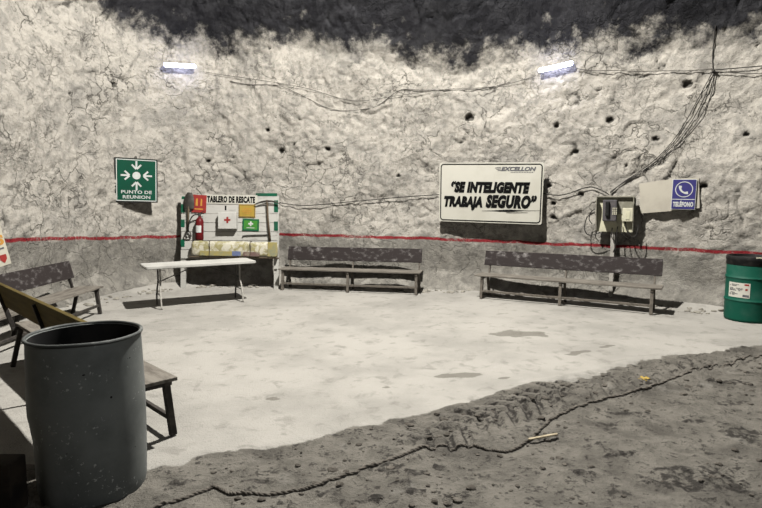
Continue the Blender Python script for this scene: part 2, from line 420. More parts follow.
# mud boundary (concrete above, mud towards the camera)
MUD = [(-6, 4.2), (-3.4, 3.55), (-2.43, 3.36), (-2.0, 3.30), (-1.54, 3.25), (-1.11, 3.43), (-.56, 3.66), (-.08, 3.91), (.305, 4.16), (.83, 4.47), (1.44, 4.85), (2.11, 5.17), (2.68, 5.58), (3.37, 5.87), (4.36, 6.16), (6, 6.5), (12, 7.2)]
TRACK = smooth_path([(.10, 3.52, 0), (.50, 3.80, 0), (1.0, 4.2, 0), (1.6, 4.62, 0), (2.3, 5.02, 0), (3.0, 5.45, 0), (3.9, 5.75, 0), (5.2, 6.05, 0)], 12)
TS = [0.0]
for a, b in zip(TRACK, TRACK[1:]): TS.append(TS[-1] + (b - a).length)
DAMP = [(1.745, 6.68, .36, .20, .0), (.72, 5.06, .36, .085, .22), (2.17, 5.87, .22, .07, .5), (2.56, 6.10, .20, .05, .5), (1.15, 4.98, .10, .04, .4), (-.9, 4.45, .07, .05, 0), (.05, 4.72, .04, .03, 0)]
CLUMP = [(.23, 3.19, .11, .07), (.36, 3.27, .07, .05), (.11, 3.10, .08, .05), (.18, 2.97, .09, .06), (-.05, 2.91, .14, .05), (.57, 3.05, .07, .04), (1.85, 3.10, .42, .20), (2.55, 3.75, .22, .14), (-1.16, 3.10, .12, .05),
         (.42, 2.93, .09, .05), (.05, 3.28, .12, .08), (1.95, 4.15, .16, .06), (1.45, 4.40, .14, .07), (.80, 3.95, .16, .06), (-.28, 2.98, .12, .05), (1.5, 3.45, .16, .05), (1.20, 3.20, .10, .04), (2.3, 4.0, .14, .05), (-.72, 3.10, .12, .04), (3.2, 4.9, .3, .08), (2.9, 4.4, .2, .06)]
def floor_at(x, y, full=False):
    mb = interp(MUD, x) - y
    wob = .10 * N3(x * 1.9, y * 1.9, 0) + .05 * N3(x * 6, y * 6, 2)
    mud = sm(-.06, .09, mb + wob)
    h = .012 * N3(x * .5, y * .5, 1) + .004 * N3(x * 3, y * 3, 5)
    lump = noise.fractal(Vector((x * 2.2, y * 2.2, 3)), .8, 2.1, 5)
    h += mud * (-.012 + .026 * lump + .022 * max(0, noise.fractal(Vector((x * 7, y * 7, 1)), .7, 2.1, 4) - .1))
    lug = 0.0
    if -.2 < mb < 1.3 and -.2 < x < 5.6:
        best = min(((a.x - x) ** 2 + (a.y - y) ** 2, i) for i, a in enumerate(TRACK))
        if best[0] < .16:
            i = best[1]; d = (TRACK[min(i + 1, len(TRACK) - 1)] - TRACK[max(i - 1, 0)]).normalized()
            q = Vector((x, y, 0)) - TRACK[i]; s_ = TS[i] + q.dot(d); t = q.x * -d.y + q.y * d.x
            k = 1 - sm(.21, .27, abs(t)); fade = sm(0, .25, s_) * (1 - sm(3.2, 5.2, s_) * .6) * (.55 + .45 * sm(-.2, .2, N3(x * 2, y * 2, 9)))
            ph = ((s_ + (.75 * abs(t - .03))) / .17 + (.5 if t > .03 else 0) + .20 * N3(x * 5, y * 5, 4)) % 1.0
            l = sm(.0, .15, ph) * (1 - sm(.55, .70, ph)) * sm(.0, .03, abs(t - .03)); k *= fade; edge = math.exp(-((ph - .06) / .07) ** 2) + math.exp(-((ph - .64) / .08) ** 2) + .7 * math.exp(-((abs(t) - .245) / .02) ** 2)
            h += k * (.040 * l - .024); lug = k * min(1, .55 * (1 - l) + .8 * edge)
            # groove walls squeezed up on both sides
            h += .018 * fade * math.exp(-((abs(t) - .29) / .05) ** 2)
    for cx, cy, rx, ry in CLUMP:
        if abs(x - cx) < 2 * rx and abs(y - cy) < 2 * ry:
            r = math.hypot((x - cx) / rx, (y - cy) / ry) + .7 * N3(x * 9, y * 9, cx); k = 1 - sm(.55, 1.0, r)
            lug = max(lug, k * (.62 + .5 * N3(x * 22, y * 22, 3))); h += k * (.008 + .022 * N3(x * 16, y * 16, 6))
    wd = wall_dist(x, y) if y > 5 or x < -4 else 9
    h += .10 * (1 - sm(.0, .55, wd)) ** 2
    damp = 0.0
    for cx, cy, rx, ry, an in DAMP:
        dx, dy = x - cx, y - cy; c, s_ = math.cos(an), math.sin(an)
        r = math.hypot((dx * c + dy * s_) / rx, (-dx * s_ + dy * c) / ry) + .6 * N3(x * 7, y * 11, cx)
        damp = max(damp, 1 - sm(.6, 1.1, r))
    return (h, mud, lug, damp) if full else h

def build_floor():
    xs = []; x = -6.0
    while x < 11.5: xs.append(x); x += (.021 if -.3 < x < 4.6 else .032) if -3.2 < x < 5.6 else .09
    ys = []; y = -2.5
    while y < 11.6: ys.append(y); y += .2 if y < 2.0 else (.022 if y < 6.4 else .06)
    rows = []; at = {'mud': [], 'lug': [], 'damp': []}
    for y in ys:
        row = []
        for x in xs:
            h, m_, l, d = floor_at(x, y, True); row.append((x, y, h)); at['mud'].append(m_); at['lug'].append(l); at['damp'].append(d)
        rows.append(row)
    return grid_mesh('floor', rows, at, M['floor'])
floor = build_floor(); floor['label'] = 'pale dusty chamber floor turning to dark rutted mud in front'

ce = MB(); ce.box((2.5, 4.2, 7.05), (17, 15, .3), bev=0)
dark_rock = mat('bare_dark_rock', (.03, .031, .035), (.07, .07, .075), .95, 0, 2, .8)
c_ = ce.build('ceiling', dark_rock); c_['kind'] = 'structure'; c_['label'] = 'dark rock roof'

def ground(x, y): return floor_at(x, y)
#PROPS
# ------------------------------------------------------------------ benches
def make_bench(L, back, seat_m, iron, frames, H=.395, top=.77, b0=None):
    """local: x along the bench, front at y=0, back at +y"""
    t = empty('bench', (0, 0, 0))
    MB().box((0, .165, H - .013), (L, .36, .026), bev=.005).build('seat', seat_m, t)
    a = math.atan2(.11, .40); zb = top - .255; zc = (top + zb) / 2; b0 = b0 or (-L / 2 + .03)
    MB().box(((b0 + L / 2 - .03) / 2, .362 + (zc - H) * math.tan(a), zc), (L / 2 - .03 - b0, .028, top - zb), rot=(-a, 0, 0), bev=.005).build('backrest', back, t)
    for x in frames:
        MB().bar((x, .04, H - .03), (x, .0, 0), .045, .045, (1, 0, 0)).build('leg', iron, t)
    for x in frames:
        m = MB().bar((x, .30, H - .02), (x, .40, 0), .04, .04, (1, 0, 0))
        m.bar((x, .37, H - .05), (x, .37 + (top - .04 - H) * math.tan(a) + .012, top - .04), .04, .025, (1, 0, 0))
        m.bar((x, .29, H - .05), (x, .39, H - .05), .04, .03)
        m.build('leg', iron, t)
    for x in frames:
        MB().bar((x, .0, H - .05), (x, .33, H - .05), .035, .035).build('seat_support', iron, t)
    MB().bar((frames[0], .012, .125), (frames[-1], .012, .125), .03, .035).build('stretcher', iron, t)
    return t
def place(o, x, y, z, rz):
    o.location = (x, y, z); o.rotation_euler = (0, 0, rz)
# right of the phone post: front feet (1.67, 9.1) .. (3.89, 7.8)
b = make_bench(2.82, M['plank_dark'], M['plank_grey'], M['iron'], (-1.285, 0, 1.285))
tag(b, 'long dark bench under the big white slogan sign and the phone box', 'bench', 'wooden benches round the chamber')
place(b, 2.78, 8.45, .008, math.atan2(7.80 - 9.13, 3.89 - 1.67))
b2 = make_bench(2.62, M['plank_dark'], M['plank_grey'], M['iron'], (-1.235, 0, 1.235))
tag(b2, 'dark bench against the back wall between rescue board and slogan sign', 'bench', 'wooden benches round the chamber')
place(b2, -.60, 9.72, .005, math.atan2(9.46 - 9.98, .62 + 1.81))
b3 = make_bench(2.82, M['plank_dark'], M['plank_grey'], M['iron_dark'], (-1.30, 0, 1.30))
tag(b3, 'dusty dark bench along the side wall, behind the bare yellow-brown bench back', 'bench', 'wooden benches round the chamber')
place(b3, -4.065, 6.56, .005, R(90.5))
b4 = make_bench(2.80, M['plank_bare'], M['plank_grey'], M['iron_dark'], (-1.33, 0, 1.33), .43, .86, -1.28)
tag(b4, 'bench with bare yellow-brown backrest turned to the camera, behind the grey drum', 'bench', 'wooden benches round the chamber')
#   its front looks away from the camera: front-near foot at (-1.46, 3.73)
th4 = math.atan2(-.70, .715) + math.pi
d4 = Vector((.715, -.70, 0)); place(b4, -1.465 - 1.33 * d4.x, 3.735 - 1.33 * d4.y, .005, th4)

# ------------------------------------------------------------------ folding table
def make_table():
    t = empty('folding_table', (-2.895, 8.71, .0), (0, 0, R(30.5)),
              'white plastic folding table in front of the rescue board', 'table')
    L, W, H = 1.69, .60, .665
    m = MB(); m.prism(rrect(L, W, .06), 0, -.04); m.xf(Matrix(((1, 0, 0, 0), (0, 0, 1, 0), (0, -1, 0, H - .04), (0, 0, 0, 1))))
    bmesh.ops.bevel(m.bm, geom=[e for e in m.bm.edges if abs(e.verts[0].co.z - e.verts[1].co.z) < 1e-5], offset=.008, segments=2, affect='EDGES')
    m.build('tabletop', M['plastic_white'], t, smooth=35)
    for sx in (-1, 1):
        xe = sx * (L / 2 - .235)
        for sy in (-1, 1):
            p = smooth_path([(xe, sy * .115, H - .05), (xe, sy * .115, H - .27), (xe + sx * .01, sy * .15, H - .38), (xe + sx * .015, sy * .20, .14), (xe + sx * .012, sy * .225, .0)], 6)
            MB().tube(p, .0135, 10).build('leg', M['tube_pale' if sy < 0 else 'tube_grey'], t, True)
        MB().tube([(xe + sx * .013, -.188, .20), (xe + sx * .013, .188, .20)], .009).build('crossbar', M['tube_grey'], t, True)
        MB().tube([(xe, -.115, H - .27), (xe, .115, H - .27)], .009).build('crossbar', M['tube_grey'], t, True)
        MB().tube([(xe, 0, H - .27), (sx * .06, 0, H - .055)], .008).build('brace', M['tube_grey'], t, True)
    return t
make_table()

# ------------------------------------------------------------------ drums
def grey_drum():
    x, y = -1.69, 3.08
    t = empty('steel_drum', (x, y, ground(x, y) - .012), (0, 0, 0), 'open grey steel drum standing in front of the yellow-brown bench', 'drum')
    Rb, H = .293, .92
    prof = [(0, .03), (Rb - .03, .025), (Rb - .022, 0), (Rb - .006, 0), (Rb - .004, .02)]
    for k in range(1, 30):
        z = .02 + (H - .03) * k / 30; prof.append((Rb + .010 * math.sin(math.pi * k / 30), z))
    prof += [(Rb, H - .01), (Rb - .004, H), (Rb - .010, H - .01)]
    inner = [(Rb - .010, H - .012)]
    for k in range(29, 0, -3): inner.append((Rb - .012 + .010 * math.sin(math.pi * k / 30), .02 + (H - .03) * k / 30))
    inner += [(Rb - .014, .05), (0, .045)]
    def dent(p):
        a = math.atan2(p.y, p.x); r = math.hypot(p.x, p.y)
        # crease low on the side facing the left wall and the camera
        k = math.exp(-((a + 2.45) / .45) ** 2) * sm(.52, .30, p.z); k2 = math.exp(-((a + 2.2) / .35) ** 2) * math.exp(-((p.z - .44) / .03) ** 2)
        f = 1 - .075 * k - .02 * k2 + .004 * N3(p.x * 5, p.y * 5, p.z * 4)
        return Vector((p.x * f, p.y * f, p.z))
    MB().lathe(prof, 96, dent).build('drum_body', M['drum_scuffed'], t, True)
    MB().lathe(inner, 96, dent).build('inner_wall', M['drum_shade'], t, True, 'inside of the drum, coloured dark for its shade')  # inner faces coloured near black to imitate the shade inside
    ring = [((Rb + .002) + .0105 * math.cos(q), H - .003 + .0105 * math.sin(q)) for q in [k * 2 * math.pi / 10 for k in range(11)]]
    MB().lathe(ring, 96, lambda p: Vector((p.x * (1 + .006 * N3(p.x * 4, p.y * 4, 1)), p.y * (1 + .006 * N3(p.x * 4, p.y * 4, 7)), p.z + .004 * N3(p.x * 5, p.y * 5, 3)))).build('rolled_rim', M['drum_rim'], t, True)
def drum_scuffed():
    g = NB('scuffed_grey_drum_paint'); v = g.coord('Object')
    c = g.mix(g.rng(g.noise(v, 2.6, 5), .38, .66), (.22, .232, .222), (.14, .15, .144))
    c = g.mix(g.rng(g.noise(v, 9, 6, .7), .62, .72, 0, .5), c, (.34, .345, .33))
    c = g.mix(g.math('MULTIPLY', g.rng(g.noise(v, 42, 3, .6), .61, .68), g.rng(g.noise(v, 4.5, 3), .50, .58)), c, (.42, .43, .41))
    c = g.mix(g.rng(g.noise(g.coord('Object', (1, 1, 1.6)), 17, 2, .5), .735, .76), c, (.012, .011, .01))
    g.bump(g.noise(v, 30, 4), .12, .006)
    return g.done(c, .6, .1, .3)
M['drum_scuffed'] = drum_scuffed(); M['drum_shade'] = mat('shaded_drum_inside', (.012, .012, .012), (.03, .028, .026), .9, 0, 6, .1)
grey_drum()

def green_drum():
    x, y = 5.10, 7.52
    t = empty('plastic_drum', (x, y, ground(x, y) - .006), (0, 0, 0), 'green drum with a black lid and white label beside the rock wall', 'drum')
    Rb, H = .292, .90
    prof = [(0, .0), (Rb - .03, 0), (Rb - .006, .018), (Rb, .05)]
    for zc in (.30, .61):
        prof += [(Rb, zc - .03), (Rb + .004, zc - .018), (Rb + .013, zc), (Rb + .004, zc + .018), (Rb, zc + .03)]
    prof += [(Rb, H - .10), (Rb - .004, H - .06), (0, H - .06)]
    MB().lathe(prof, 64).build('drum_body', M['drum_green'], t, smooth=50)
    MB().lathe([(0, H - .03), (Rb - .03, H - .03), (Rb - .02, H), (Rb + .006, H), (Rb + .012, H - .02), (Rb + .010, H - .055), (Rb + .006, H - .06), (Rb + .006, H - .115), (Rb + .001, H - .12), (Rb - .01, H - .055), (0, H - .055)], 64).build('lid', M['black'], t, smooth=50)
    def wrapc(p):   # bend a flat x-z sheet round the drum
        a = p.x / Rb; r = Rb + .003 - p.y
        return Vector((r * math.sin(a), -r * math.cos(a), p.z))
    rot = Matrix.Rotation(R(-61), 4, 'Z')
    m = MB()
    for k in range(10): m.box((-.125 + .028 * k, .001, .445), (.028, .003, .20), bev=0)
    lab = m.build('label_sticker', M['sign_white'], t, bend=lambda p: rot @ wrapc(p), label='white label with printed text')
    m = MB()
    for k, (z, w) in enumerate(((.52, .16), (.505, .10), (.47, .18), (.455, .17), (.44, .15), (.41, .10), (.395, .12), (.38, .08))):
        for j in range(6):
            if (j * 7 + k * 3) % 5: m.box((-.12 + w / 6 * (j + .5), -.003, z), (w / 6 * .8, .002, .008), bev=0)
    m.box((.095, -.003, .375), (.07, .002, .03), bev=0)
    m.build('printed_lines', M['ink_grey'], lab, bend=lambda p: rot @ wrapc(p))
    for z_, a_, b_ in ((.525, .05, .02), (.46, .025, .025)): MB().box((.10, -.003, z_), (a_, .002, b_), bev=0).build('red_mark', M['sign_red'], lab, bend=lambda p: rot @ wrapc(p))
    MB().box((-.09, -Rb * .96, H - .012), (.075, .012, .035), rot=(0, 0, R(-18)), bev=.003).build('lid_tag', M['cream'], t, label='pale tag clipped on the lid')
green_drum()

# ------------------------------------------------------------------ signs on the wall
def on_wall(x, y, z, off, yaw=0):
    """position off the wall and heading so local -y looks out of the rock"""
    u = wall_u(x, y); p, n = wall_pt(u); q = p + n * off
    return (q.x, q.y, z), math.atan2(n.x, -n.y) + yaw

def rock_off(x, y, z, off, r=.2):
    u = wall_u(x, y); _, n = wall_pt(u)
    p = max((wall_surface(u + d * r, z + e * r * .5)[0] for d in (-1, -.5, 0, .5, 1) for e in (-1, 0, 1)), key=lambda q: q.dot(n))
    b = wall_surface(u, z)[0]; q = b + n * ((p - b).dot(n) + off); return (q.x, q.y, z)

def bolts(t, w, h, L, y0=0.006, inset=.06):
    for sx in (-1, 1):
        for sz in (-1, 1): MB().tube([(sx * (w / 2 - inset), y0, sz * (h / 2 - inset)), (sx * (w / 2 - inset), y0 + L, sz * (h / 2 - inset))], .008, 8).build('standoff_bolt', M['steel_dark'], t)

def slogan_sign():
    w, h = 1.79, 1.045
    t = empty('slogan_sign', (1.885, 9.62, 1.772), (R(4), R(1.2), math.atan2(9.25 - 9.95, 2.693 - 1.073) + .05), 'large white slogan sign with bold black italic text', 'sign')
    MB().prism(rrect(w, h, .03), -.0, .012).build('panel', M['sign_white'], t)
    frame(MB(), w - .04, h - .04, .06, .018, -.004, 0).build('border_line', M['ink'], t)
    bolts(t, w, h, .24, .01, .1)
    y = -.003
    text('\u201cSE INTELIGENTE', .158, M['ink'], t, (0, y, .095), width=1.36, shear=.22, bold=.013, spacing=1.1)
    text('TRABAJA', .158, M['ink'], t, (-.46, y, -.160), width=.69, shear=.22, bold=.013, spacing=1.1)
    text('SEGURO\u201d', .188, M['ink'], t, (.37, y, -.145), width=.86, shear=.22, bold=.014, spacing=1.1)
    m = MB(); n = 24; top = []; bot = []
    for k in range(n + 1):
        s_ = k / n; x = -.12 + .98 * s_; wd = .004 + .028 * math.exp(-((s_ - .45) / .22) ** 2)
        top.append((x, -.315 + .03 * s_ + wd * .6)); bot.append((x, -.315 + .03 * s_ - wd * .6))
    m.prism(top + bot[::-1], -.004, -.001)
    m.prism([(.30, -.332), (.66, -.322), (.66, -.329), (.30, -.342)], -.004, -.001)
    m.build('brush_underline', M['ink'], t)
    text('EXCELLON', .062, M['ink_grey'], t, (.48, y, .415), name='logo_lettering', width=.58, shear=.25, bold=.003)
    m = MB()
    for k in range(3): m.box((.135 + .012 * k, -.003, .435 - .024 * k), (.10 - .02 * k, .002, .011), rot=(0, R(-8), 0), bev=0)
    m.build('logo_mark', M['ink_grey'], t)
    m = MB()
    for k in range(14): m.box((.36 + .027 * k, -.003, .358), (.017, .002, .012), bev=0)
    m.build('small_print', M['ink_grey'], t)
slogan_sign()

def meeting_sign():
    w, h = .70, .775
    t = empty('meeting_point_sign', (-4.335, 9.83, 1.995), (R(3), R(1.5), R(30)), 'green square meeting point sign with white arrows on the left rock wall', 'sign')
    MB().box((0, .0, 0), (w, .02, h), bev=.003).build('panel', M['black'], t)
    MB().prism(rrect(w - .035, h - .035, .012), -.014, -.0102).build('face', M['sign_green'], t)
    frame(MB(), w - .045, h - .045, .012, .014, -.017, -.0142).build('border_line', M['sign_letter'], t)
    m = MB(); disc(m, .066, 0, .085, -.018, -.0142); m.build('centre_dot', M['sign_letter'], t)
    for k in range(4):
        a = k * math.pi / 2; m = MB()
        m.box((0, -.016, .19), (.030, .003, .13), bev=0)
        m.box((-.040, -.0161, .152), (.105, .003, .030), rot=(0, R(47), 0), bev=0).box((.040, -.0162, .152), (.105, .003, .030), rot=(0, R(-47), 0), bev=0)
        m.xf(Matrix.Translation((0, 0, .085)) @ Matrix.Rotation(a, 4, 'Y')); m.build('arrow', M['sign_letter'], t)
    text('PUNTO DE', .054, M['sign_letter'], t, (.0, -.016, -.205), width=.50, bold=.0012, spacing=1.06)
    text('REUNION', .054, M['sign_letter'], t, (.0, -.016, -.292), width=.45, bold=.0012, spacing=1.06)
    MB().tube([(.0, .0, h / 2 - .03), (0, -.012, h / 2 + .02), (0, .02, h / 2 + .03), (.0, .22, h / 2 + .02)], .010).build('hanger', M['steel_dark'], t)
meeting_sign()

def phone_sign_and_panel():
    _, rz = on_wall(4.52, 8.6, 1.7, .2); loc = rock_off(4.50, 8.58, 1.70, .035, .42)
    t = empty('blank_panel', loc, (R(1), R(-1.5), rz + .06), 'pale blank panel on the rock behind the blue telephone sign', 'panel')
    m = MB(); m.prism([(-.43, -.25), (-.45, .22), (.0, .27), (.36, .28), (.38, -.18), (.0, -.22)][::-1], -.006, .006); m.build('sheet', M['panel'], t)
    bolts(t, .7, .36, .30, .004, .03)
    a = Matrix.Rotation(rz + .06, 3, 'Z') @ Vector((.165, -.03, .035))
    s = empty('telephone_sign', (loc[0] + a.x, loc[1] + a.y, loc[2] + a.z), (R(1), R(1), rz + .06), 'violet-blue telephone sign with white handset symbol', 'sign')
    s.scale = (.88, 1, .88)
    w, h = .37, .52
    MB().box((0, .0, 0), (w, .012, h), bev=.002).build('panel', M['sign_letter'], s)
    MB().prism(rrect(w - .02, h - .02, .01), -.010, -.0062).build('face', M['sign_blue'], s)
    m = MB(); n = 36
    ring = lambda r, yy: [m.bm.verts.new((r * math.cos(k * 2 * math.pi / n), yy, .085 + r * math.sin(k * 2 * math.pi / n))) for k in range(n)]
    A, B_ = ring(.135, -.013), ring(.122, -.013); C_, D_ = ring(.135, -.010), ring(.122, -.010)
    for k in range(n):
        q = (k + 1) % n
        for a_, b_ in ((A, B_), (B_, D_), (D_, C_), (C_, A)): m.bm.faces.new((a_[k], a_[q], b_[q], b_[k]))
    m.build('ring', M['sign_letter'], s)
    m = MB(); pts = []
    for k in range(13):
        a = R(176 + 98 * k / 12); pts.append((.055 + .125 * math.cos(a), .14 + .125 * math.sin(a)))
    wd = [.030, .034, .030, .020, .016, .015, .015, .015, .016, .020, .030, .034, .030]
    out, inn = [], []
    for k, (x, z) in enumerate(pts):
        a = R(176 + 98 * k / 12); out.append((x + math.cos(a) * .012, z + math.sin(a) * .012)); inn.append((x - math.cos(a) * wd[k], z - math.sin(a) * wd[k]))
    m.prism(out + inn[::-1], -.013, -.0102); m.build('handset_symbol', M['sign_letter'], s)
    m = MB(); m.box((0, -.0115, -.085), (w - .03, .003, .012), bev=0); m.build('divider_line', M['sign_letter'], s)
    text('TEL\u00c9FONO', .072, M['sign_letter'], s, (0, -.0115, -.170), width=.31, bold=.004, spacing=1.08)
phone_sign_and_panel()

def poster():
    t = empty('safety_poster', (-4.95, 6.60, 1.25), (R(-3), R(-11), R(72)), 'cream poster with orange lettering hung at the left edge beside the side bench', 'poster')
    w, h = .80, 1.0
    MB().box((0, 0, 0), (w, .012, h), bev=.002).build('panel', M['poster'], t)
    text('SS', .11, M['orange'], t, (.30, -.008, -.17), width=.17, bold=.006)
    MB().box((.24, -.008, -.28), (.24, .003, .02), bev=0).build('dark_bar', M['ink_grey'], t)
    MB().prism([(.27, -.36), (.36, -.36), (.36, -.42), (.315, -.47), (.27, -.42)], -.010, -.0062).build('shield_mark', M['sign_red'], t)
    MB().tube([(0, .0, .42), (0, .2, .44)], .008).build('hanger', M['steel_dark'], t)
poster()

# ------------------------------------------------------------------ wall lights
def tube_light(a, b, label):
    a, b = Vector(a), Vector(b); d = b - a; L = d.length; mid = (a + b) / 2
    t = empty('tube_light', mid, (0, -math.asin(d.z / L), math.atan2(d.y, d.x)), label, 'light', 'lit tubes high on the rock wall')
    m = MB().tube([(-L / 2 + .02, 0, 0), (-L / 2 + .03, 0, 0), (L / 2 - .03, 0, 0), (L / 2 - .02, 0, 0)], .036, 14, radii=[.020, .034, .034, .020]); m.build('lit_tube', M['tube_light'], t, smooth=40)
    for e in (-1, 1): MB().box((e * (L / 2 - .012), .02, 0), (.02, .05, .05), bev=.004).build('end_cap', M['metal_pale'], t)
    MB().box((0, .055, .032), (L * .96, .03, .035), bev=.006).build('housing', M['metal_pale'], t)
    for e in (-1, 1): MB().tube([(e * L * .3, .06, .04), (e * L * .3, .26, .06)], .008).build('bracket', M['steel_dark'], t)
tube_light(rock_off(-4.02, 10.38, 4.10, .10), rock_off(-3.46, 10.65, 4.12, .10), 'glowing white tube light on the left part of the wall')
tube_light(rock_off(2.70, 9.65, 3.80, .10), rock_off(3.26, 9.40, 3.87, .10), 'glowing white tube light above the slogan sign and phone box')

# ------------------------------------------------------------------ rescue board and its tools
BO = Vector((-2.80, 10.18, 0)); BR = math.atan2(-.02, 1.0)
BM = Matrix.Translation(BO) @ Matrix.Rotation(BR, 4, 'Z') @ Matrix.Rotation(R(-6), 4, 'X')
def bw(x, y, z): return BM @ Vector((x, y, z))
def on_board(name, x, y, z, label, cat, roll=0):
    o = empty(name, bw(x, y, z), (0, 0, 0), label, cat); o.rotation_euler = (BM.to_3x3() @ Matrix.Rotation(roll, 3, 'Y')).to_euler(); return o
def rescue_board():
    t = empty('rescue_board', BO, (R(-6), 0, BR), 'whitewashed plank rescue board with a lettered header behind the folding table', 'board')
    W, Z0, Z1, CX = 1.845, .56, 1.735, -.035
    for sx in (-1, 1):
        MB().box((CX + sx * (W / 2 - .045), .02, .86), (.09, .05, 1.76), bev=.004).build('post', M['wood_white'], t)
    zz = [Z0 + (Z1 - Z0) * k / 7 for k in range(8)]
    for k in range(7):
        MB().box((CX + .006 * (k % 2), -.018, (zz[k] + zz[k + 1]) / 2), (W - .02 - .01 * (k % 3), .022, (Z1 - Z0) / 7 - .008), bev=.003).build('plank', M['wood_white'], t)
    MB().box((.0, -.034, 1.665), (.98, .010, .17), rot=(0, R(1), 0), bev=.002).build('header_panel', M['sign_white'], t)
    text('TABLERO DE RESCATE', .105, M['ink'], t, (.0, -.041, 1.665), width=.90, bold=.006, spacing=1.1).rotation_euler = (0, R(1), 0)
    text('1', .08, M['ink'], t, (-.105, -.030, 1.508), width=.03, bold=.003)
    for x, z, w, h in ((.84, 1.54, .075, .22), (.84, 1.17, .075, .17), (-.91, 1.50, .07, .16), (-.91, 1.22, .07, .14), (-.91, .85, .07, .14), (.66, 1.755, .40, .055), (-.84, 1.70, .18, .05)):
        MB().box((x, -.031, z), (w, .008, h), bev=.002).build('green_paint_stripe', M['paint_green'], t)
rescue_board()

def tools():
    Y = -.031
    # red notice
    s = on_board('fire_notice', -.60, Y - .008, 1.585, 'red notice on the rescue board above the extinguisher', 'sign', R(3))
    MB().box((0, 0, 0), (.27, .012, .33), bev=.002).build('panel', M['sign_red'], s)
    m = MB(); m.prism([(-.06, .09), (-.03, .10), (-.02, -.04), (-.065, -.04)], -.009, -.0062); m.prism([(.03, .10), (.055, .08), (.06, -.04), (.025, -.04)], -.009, -.0062); m.box((0, -.0075, -.10), (.16, .003, .022), bev=0)
    m.build('pictogram', M['orange'], s)
    # yellow and green notices
    s = on_board('yellow_notice', .30, Y - .008, 1.452, 'yellow notice on the rescue board under the header', 'sign', R(1))
    MB().box((0, 0, 0), (.31, .012, .245), bev=.002).build('panel', M['sign_yellow'], s)
    m = MB(); frame(m, .29, .225, .01, .008, -.0085, -.006); m.build('border_line', M['handle'], s)
    m = MB()
    for k, (w, z) in enumerate(((.14, .045), (.19, .015), (.18, -.015), (.12, -.045))): m.box((0, -.0075, z), (w, .003, .010), bev=0)
    m.build('printed_lines', M['orange'], s)
    s = on_board('green_notice', .37, Y - .008, 1.19, 'small bright green notice on the rescue board below the yellow one', 'sign', R(2))
    MB().box((0, 0, 0), (.31, .012, .225), bev=.002).build('panel', M['sign_lime'], s)
    m = MB(); frame(m, .30, .215, .006, .022, -.0085, -.006); m.build('border_line', M['paint_green'], s)
    m = MB(); m.box((0, -.0075, .02), (.03, .003, .09), bev=0); m.box((0, -.0076, .02), (.09, .003, .03), bev=0); m.box((0, -.0075, -.055), (.15, .003, .012), bev=0)
    m.build('pictogram', M['sign_letter'], s)
    # first aid box
    s = on_board('first_aid_box', -.045, Y - .058, 1.265, 'white first aid box with a red cross on the rescue board', 'box')
    MB().box((0, 0.002, 0), (.34, .104, .31), bev=.008).build('case', M['plastic_white'], s)
    MB().box((0, -.055, 0), (.33, .014, .302), bev=.005).build('lid', M['plastic_white'], s)
    MB().box((.01, -.0635, .01), (.034, .004, .115), bev=0).box((.01, -.0636, .01), (.115, .004, .034), bev=0).build('red_cross', M['sign_red'], s)
    # extinguisher
    s = on_board('fire_extinguisher', -.565, Y - .082, .905, 'red fire extinguisher hanging on the rescue board', 'extinguisher')
    MB().lathe([(0, .0), (.062, .0), (.072, .015), (.073, .33), (.066, .37), (.045, .405), (.026, .42), (.024, .45), (0, .45)], 28).build('cylinder_body', M['red'], s, smooth=40)
    m = MB()
    for k in range(9):
        a = R(-125 + 9 * k); m.box((.0742 * math.cos(a), .0742 * math.sin(a), .20), (.013, .003, .13), rot=(0, 0, a + math.pi / 2), bev=0)
    m.build('label_sticker', M['sign_letter'], s)
    MB().lathe([(0, .44), (.027, .44), (.027, .48), (.016, .49), (0, .49)], 14).bar((0, 0, .475), (.11, -.01, .50), .018, .012).bar((0, 0, .495), (.10, -.01, .545), .016, .010).build('valve_handle', M['steel_dark'], s)
    MB().tube(smooth_path([(-.02, -.01, .47), (-.10, -.02, .46), (-.17, -.02, .37), (-.20, -.015, .24), (-.20, -.01, .14)], 6), .011).build('hose', M['black'], s, True)
    MB().box((0, .070, .30), (.09, .024, .04), bev=.002).build('wall_bracket', M['steel_dark'], s)
    MB().box((0, .066, .02), (.10, .03, .02), bev=.002).build('wall_bracket', M['steel_dark'], s)
    # shovel, hung blade up
    s = on_board('shovel', -.80, Y - .042, .97, 'shovel hung upside down on the left post of the rescue board', 'shovel', R(2))
    m = MB(); rows = []
    for j in range(9):
        z = .52 + .30 * j / 8; wd = .095 * (1 - .55 * (max(0, j - 4) / 4) ** 2); rows.append([m.bm.verts.new((wd * (i / 3 - 1), -.03 * (1 - (i / 3 - 1) ** 2) + .0 + .004 * sg, z)) for sg in (0,) for i in range(7)])
    back = [[m.bm.verts.new(v.co + Vector((0, .005, 0))) for v in r] for r in rows]
    for A, B_, fl in ((rows, rows, 0), (back, back, 1)):
        for j in range(8):
            for i in range(6):
                q = (A[j][i], A[j][i + 1], A[j + 1][i + 1], A[j + 1][i]); m.bm.faces.new(q[::-1] if fl else q)
    loop = [(0, i) for i in range(7)] + [(j, 6) for j in range(1, 9)] + [(8, i) for i in range(5, -1, -1)] + [(j, 0) for j in range(7, 0, -1)]
    for (a, b_), (c, d) in zip(loop, loop[1:] + loop[:1]): m.bm.faces.new((rows[a][b_], rows[c][d], back[c][d], back[a][b_]))
    m.build('blade', M['steel_dark'], s, smooth=40)
    MB().tube([(0, -.01, .56), (0, -.012, .42), (0, 0, .10)], .016, 10, radii=[.022, .018, .016]).build('shaft', M['handle'], s, True)
